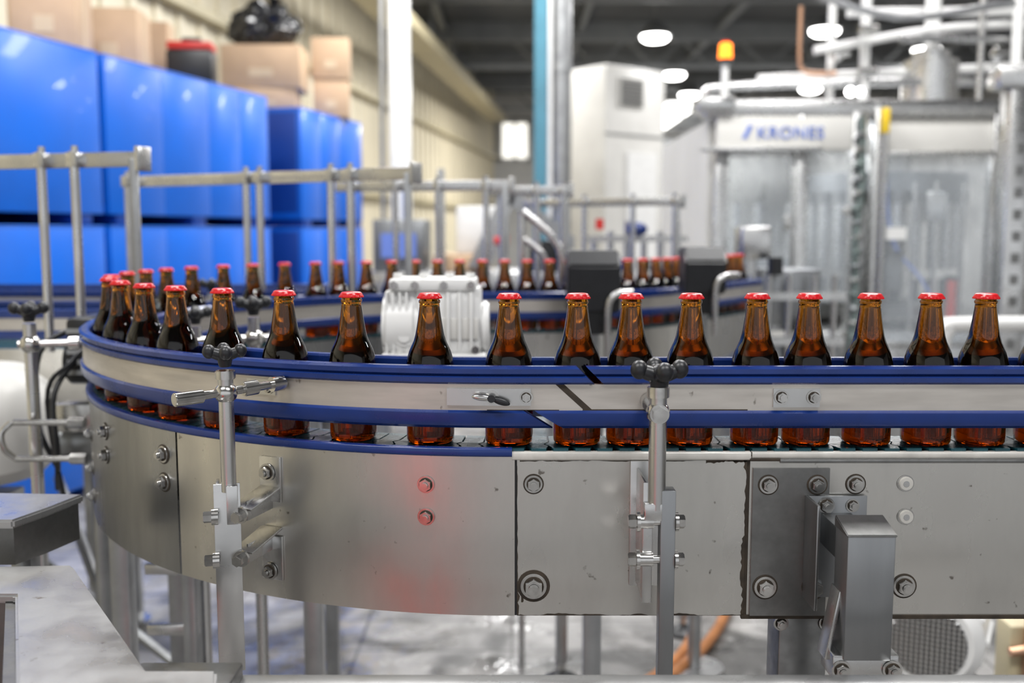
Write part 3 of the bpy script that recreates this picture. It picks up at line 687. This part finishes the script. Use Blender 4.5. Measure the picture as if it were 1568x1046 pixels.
for x in(1.2,1.32,1.5): b.cyl((x,5.4,.85),(x,5.4,1.5),.03,STEEL,12); 
b.rng(1.12,1.5,5.3,5.5,1.1,1.2,GREYP); b.cyl((2.25,5.1,.85),(2.25,5.1,1.1),.022,RED,16); b.pipe([(1.9,5.15,1.7),(1.95,5.12,1.3),(2.1,5.1,1.1),(2.2,5.1,.9)],.008,INK)
b.rng(1.84,2.0,5.1,5.16,1.05,1.25,PLATE,.01); b.rng(2.1,2.2,5.08,5.14,1.4,1.55,BOLT,.01)
for x in(1.88,2.05,2.16,2.30): b.cyl((x,5.12,.85),(x,5.12,1.6),.012,BOLT,10)
b.done('carousel',fm)
b=B()
b.cyl((1.035,4.95,1.99),(1.035,4.95,2.16),.018,WHITE); b.cyl((1.035,4.95,2.16),(1.035,4.95,2.18),.034,BLACK,20); b.cyl((1.035,4.95,2.18),(1.035,4.95,2.255),.034,BEACON,24,r2=.03,bev=.005); b.cyl((1.035,4.95,2.255),(1.035,4.95,2.265),.02,RED); b.done('beacon',fm)
b=B()
b.cyl((2.30,5.6,2.02),(2.30,5.6,2.28),.15,STEEL,36,bev=.01); b.cyl((2.30,5.6,2.28),(2.30,5.6,2.33),.10,STEEL,24); b.cyl((2.30,5.6,1.98),(2.30,5.6,2.05),.06,STEEL)
b.pipe([(1.05,5.5,2.02),(1.05,5.5,2.10),(1.2,5.5,2.13),(2.0,5.5,2.15),(3.2,5.5,2.15)],.022,STEEL)
b.pipe([(1.35,5.6,2.18),(2.2,5.6,2.22),(3.4,5.6,2.28)],.026,WHITE); b.pipe([(1.6,5.4,2.30),(2.4,5.5,2.44),(3.4,5.5,2.46)],.022,WHITE)
b.pipe([(1.75,5.6,2.02),(1.75,5.6,2.5),(1.75,5.6,4.6)],.022,WHITE); b.pipe([(1.90,5.5,2.02),(1.90,5.5,3),(1.9,5.5,4.6)],.028,WHITE)
b.pipe([(2.3,5.6,2.3),(2.3,5.6,3.2),(2.3,5.6,4.6)],.04,WHITE); b.pipe([(2.62,5.3,2.02),(2.62,5.3,3),(2.62,5.3,4.6)],.028,WHITE)
b.pipe([(1.55,5.5,2.55),(1.55,5.5,2.27),(1.57,5.5,2.22),(1.62,5.5,2.20),(1.75,5.5,2.2)],.012,COPPER)
b.pipe([(1.4,5.3,2.62),(2.0,5.3,2.45),(2.6,5.3,2.52),(3.3,5.3,2.5)],.018,GALV)
b.pipe([(1.9,5.8,2.58),(2.3,5.8,2.58),(3.5,5.8,2.60)],.028,WHITE); b.pipe([(2.05,5.4,2.36),(2.5,5.4,2.36),(3.4,5.4,2.34)],.020,STEEL); b.pipe([(2.48,5.4,2.0),(2.48,5.4,2.6),(2.48,5.4,4.6)],.016,STEEL)
b.pipe([(2.62,5.0,2.35),(2.9,5.0,2.35),(3.4,5.0,2.40)],.035,STEEL)
for x,z in((1.75,2.3),(1.9,2.42),(2.62,2.3),(1.9,2.2)): b.sph((x,5.5,z),.040,STEEL); b.cyl((x-.05,5.45,z),(x+.05,5.45,z),.02,BOLT)
b.sph((1.73,5.2,2.06),.022,LAMP); b.sph((1.78,5.2,2.06),.020,LAMP)
b.done('pipework',fm)
b=B()
b.rng(1.0,1.24,4.0,4.25,.95,1.20,GREYP,.01); b.rng(.92,1.04,4.0,4.15,1.24,1.37,STEEL,.01)
for x in(.95,1.02,1.10,1.20,1.28): b.cyl((x,3.95,.7),(x,3.95,1.18),.012,STEEL,12)
b.rng(.92,1.32,3.93,3.97,1.08,1.11,STEEL); b.rng(.92,1.32,3.93,3.97,.90,.93,STEEL); b.rng(.90,1.32,3.98,4.3,.5,.9,GREYP,.01)
b.cyl((1.04,3.94,1.18),(1.04,3.94,1.25),.03,BLACK); b.cyl((1.17,3.93,.95),(1.17,3.91,.95),.035,BLACK); b.rng(.95,.99,4.03,4.07,.9,1.24,STEEL)
for x,y in((.94,4.03),(1.28,4.26),(.94,4.26),(1.28,4.03)): b.rng(x-.02,x+.02,y-.02,y+.02,0,.5,GALV)
b.done('discharge_unit')
b=B().pipe([(1.50,3.45,.85),(1.50,3.45,.95),(1.52,3.45,1.01),(1.60,3.45,1.03),(2.6,3.45,1.03)],.026,WHITE)
b.cyl((1.50,3.45,0),(1.50,3.45,.9),.026,WHITE); b.cyl((2.4,3.45,0),(2.4,3.45,1.02),.025,WHITE); b.done('white_guard_pipe')

# ------------------------------------------------------------------ under-conveyor: fan motor, hoses, valves
b=B(); c=Vector((.98,2.25,.40)); ax=Vector((-.55,-1,.05)).normalized()
b.cyl(c,c-ax*.22,.12,WHITE,40,bev=.012); b.cyl(c+ax*.03,c,.10,WHITE,40,r2=.12)
b.cyl(c+ax*.031,c+ax*.033,.086,BLACK,40)
up=Vector((0,0,1)); sd=ax.cross(up).normalized(); u2=sd.cross(ax)
for i in range(-7,8):
    r=math.sqrt(max(0,.085**2-(i*.0112)**2))
    b.cyl(c+ax*.035+sd*(i*.0112)-u2*r,c+ax*.035+sd*(i*.0112)+u2*r,.0028,STEEL,6); b.cyl(c+ax*.035+u2*(i*.0112)-sd*r,c+ax*.035+u2*(i*.0112)+sd*r,.0028,STEEL,6)
for i in range(14):
    a=2*pi*i/14; q=sd*cos(a)*.122+u2*sin(a)*.122; b.cyl(c-ax*.03+q,c-ax*.2+q,.006,WHITE,6)
b.rng(.90,1.12,2.22,2.5,.24,.29,GALV,.005)
for x in(.93,1.09):
    for y in (2.25,2.47): b.rng(x-.015,x+.015,y-.015,y+.015,0,.25,GALV)
b.done('fan_motor')
b=B(); b.pipe([(.82,3.7,.020),(.76,3.4,.020),(.63,3.1,.020),(.47,2.86,.020),(.2,2.5,.020),(-.2,2.3,.020)],.018,HOSE); b.pipe([(.66,3.7,.019),(.645,3.4,.019),(.57,3.1,.019),(.40,2.83,.019),(.1,2.5,.019)],.017,HOSE)
b.done('floor_hose')
b=B()
for i,(x,z) in enumerate(((1.30,.44),(1.38,.49),(1.45,.40))):
    b.cyl((x,2.4,0),(x,2.4,z),.014,COPPER); b.sph((x,2.4,z),.024,OFFW); b.cyl((x,2.36,z),(x,2.33,z),.026,(BOLT,BLACK,BOLT)[i],20); b.cyl((x,2.328,z),(x,2.326,z),.02,OFFW,20)
b.pipe([(1.25,2.4,.30),(1.32,2.4,.31),(1.40,2.4,.3),(1.55,2.4,.31)],.012,COPPER); b.rng(1.26,1.5,2.42,2.5,0,.36,CREAMB,.01)
b.done('valve_manifold')
b=B().lathe([(0,0),(.33,0),(.34,.02),(.335,.2),(.345,.21),(.335,.22),(.335,.40),(.345,.41),(.335,.42),(.335,.50),(.345,.52),(0,.52)],REFLR,40,Matrix.Translation((-.95,-.75,0)))  # added unseen behind the camera to give the curved panel a red reflection
b.done('red_reflection_prop')

# ------------------------------------------------------------------ lights
def area(x,y,z,sx,sy,w,col=(1,.99,.98)):
    l=bpy.data.lights.new('ceiling_light','AREA'); l.shape='RECTANGLE'; l.size=sx; l.size_y=sy; l.energy=w; l.color=col
    o=bpy.data.objects.new('ceiling_light',l); o.location=(x,y,z); scene.collection.objects.link(o)
for x,y,w in((-1.6,-.5,110),(1.6,-.5,110),(-1.4,3.6,130),(1.6,3.6,130),(-.2,7.5,170),(2.8,8,170),(.5,12.5,200),(4.5,12.5,220),(7,6,150)):
    area(x,y,4.55,1.8,.7,w)
area(1.5,19.5,4.1,2,1,240); area(5,21,4.1,2,1,240)
area(2.0,5.5,1.94,1.6,.3,14,(.92,.96,1)); area(1.25,5.5,1.94,.4,.3,7,(.92,.96,1))   # machine cabinet lighting
w=bpy.data.worlds.new('w'); scene.world=w; w.use_nodes=True
w.node_tree.nodes['Background'].inputs[0].default_value=(.95,.97,1,1); w.node_tree.nodes['Background'].inputs[1].default_value=.78

# ------------------------------------------------------------------ camera
cd=bpy.data.cameras.new('camera'); cd.lens=35; cd.sensor_width=36; cd.clip_start=.02
co=bpy.data.objects.new('camera',cd); scene.collection.objects.link(co); co.location=(0,0,1.35); co.rotation_euler=(radians(90-6.3),0,0)
cd.dof.use_dof=True; cd.dof.focus_distance=1.26; cd.dof.aperture_fstop=2.8
scene.camera=co
scene.view_settings.view_transform='Standard'
scene.view_settings.exposure=.2
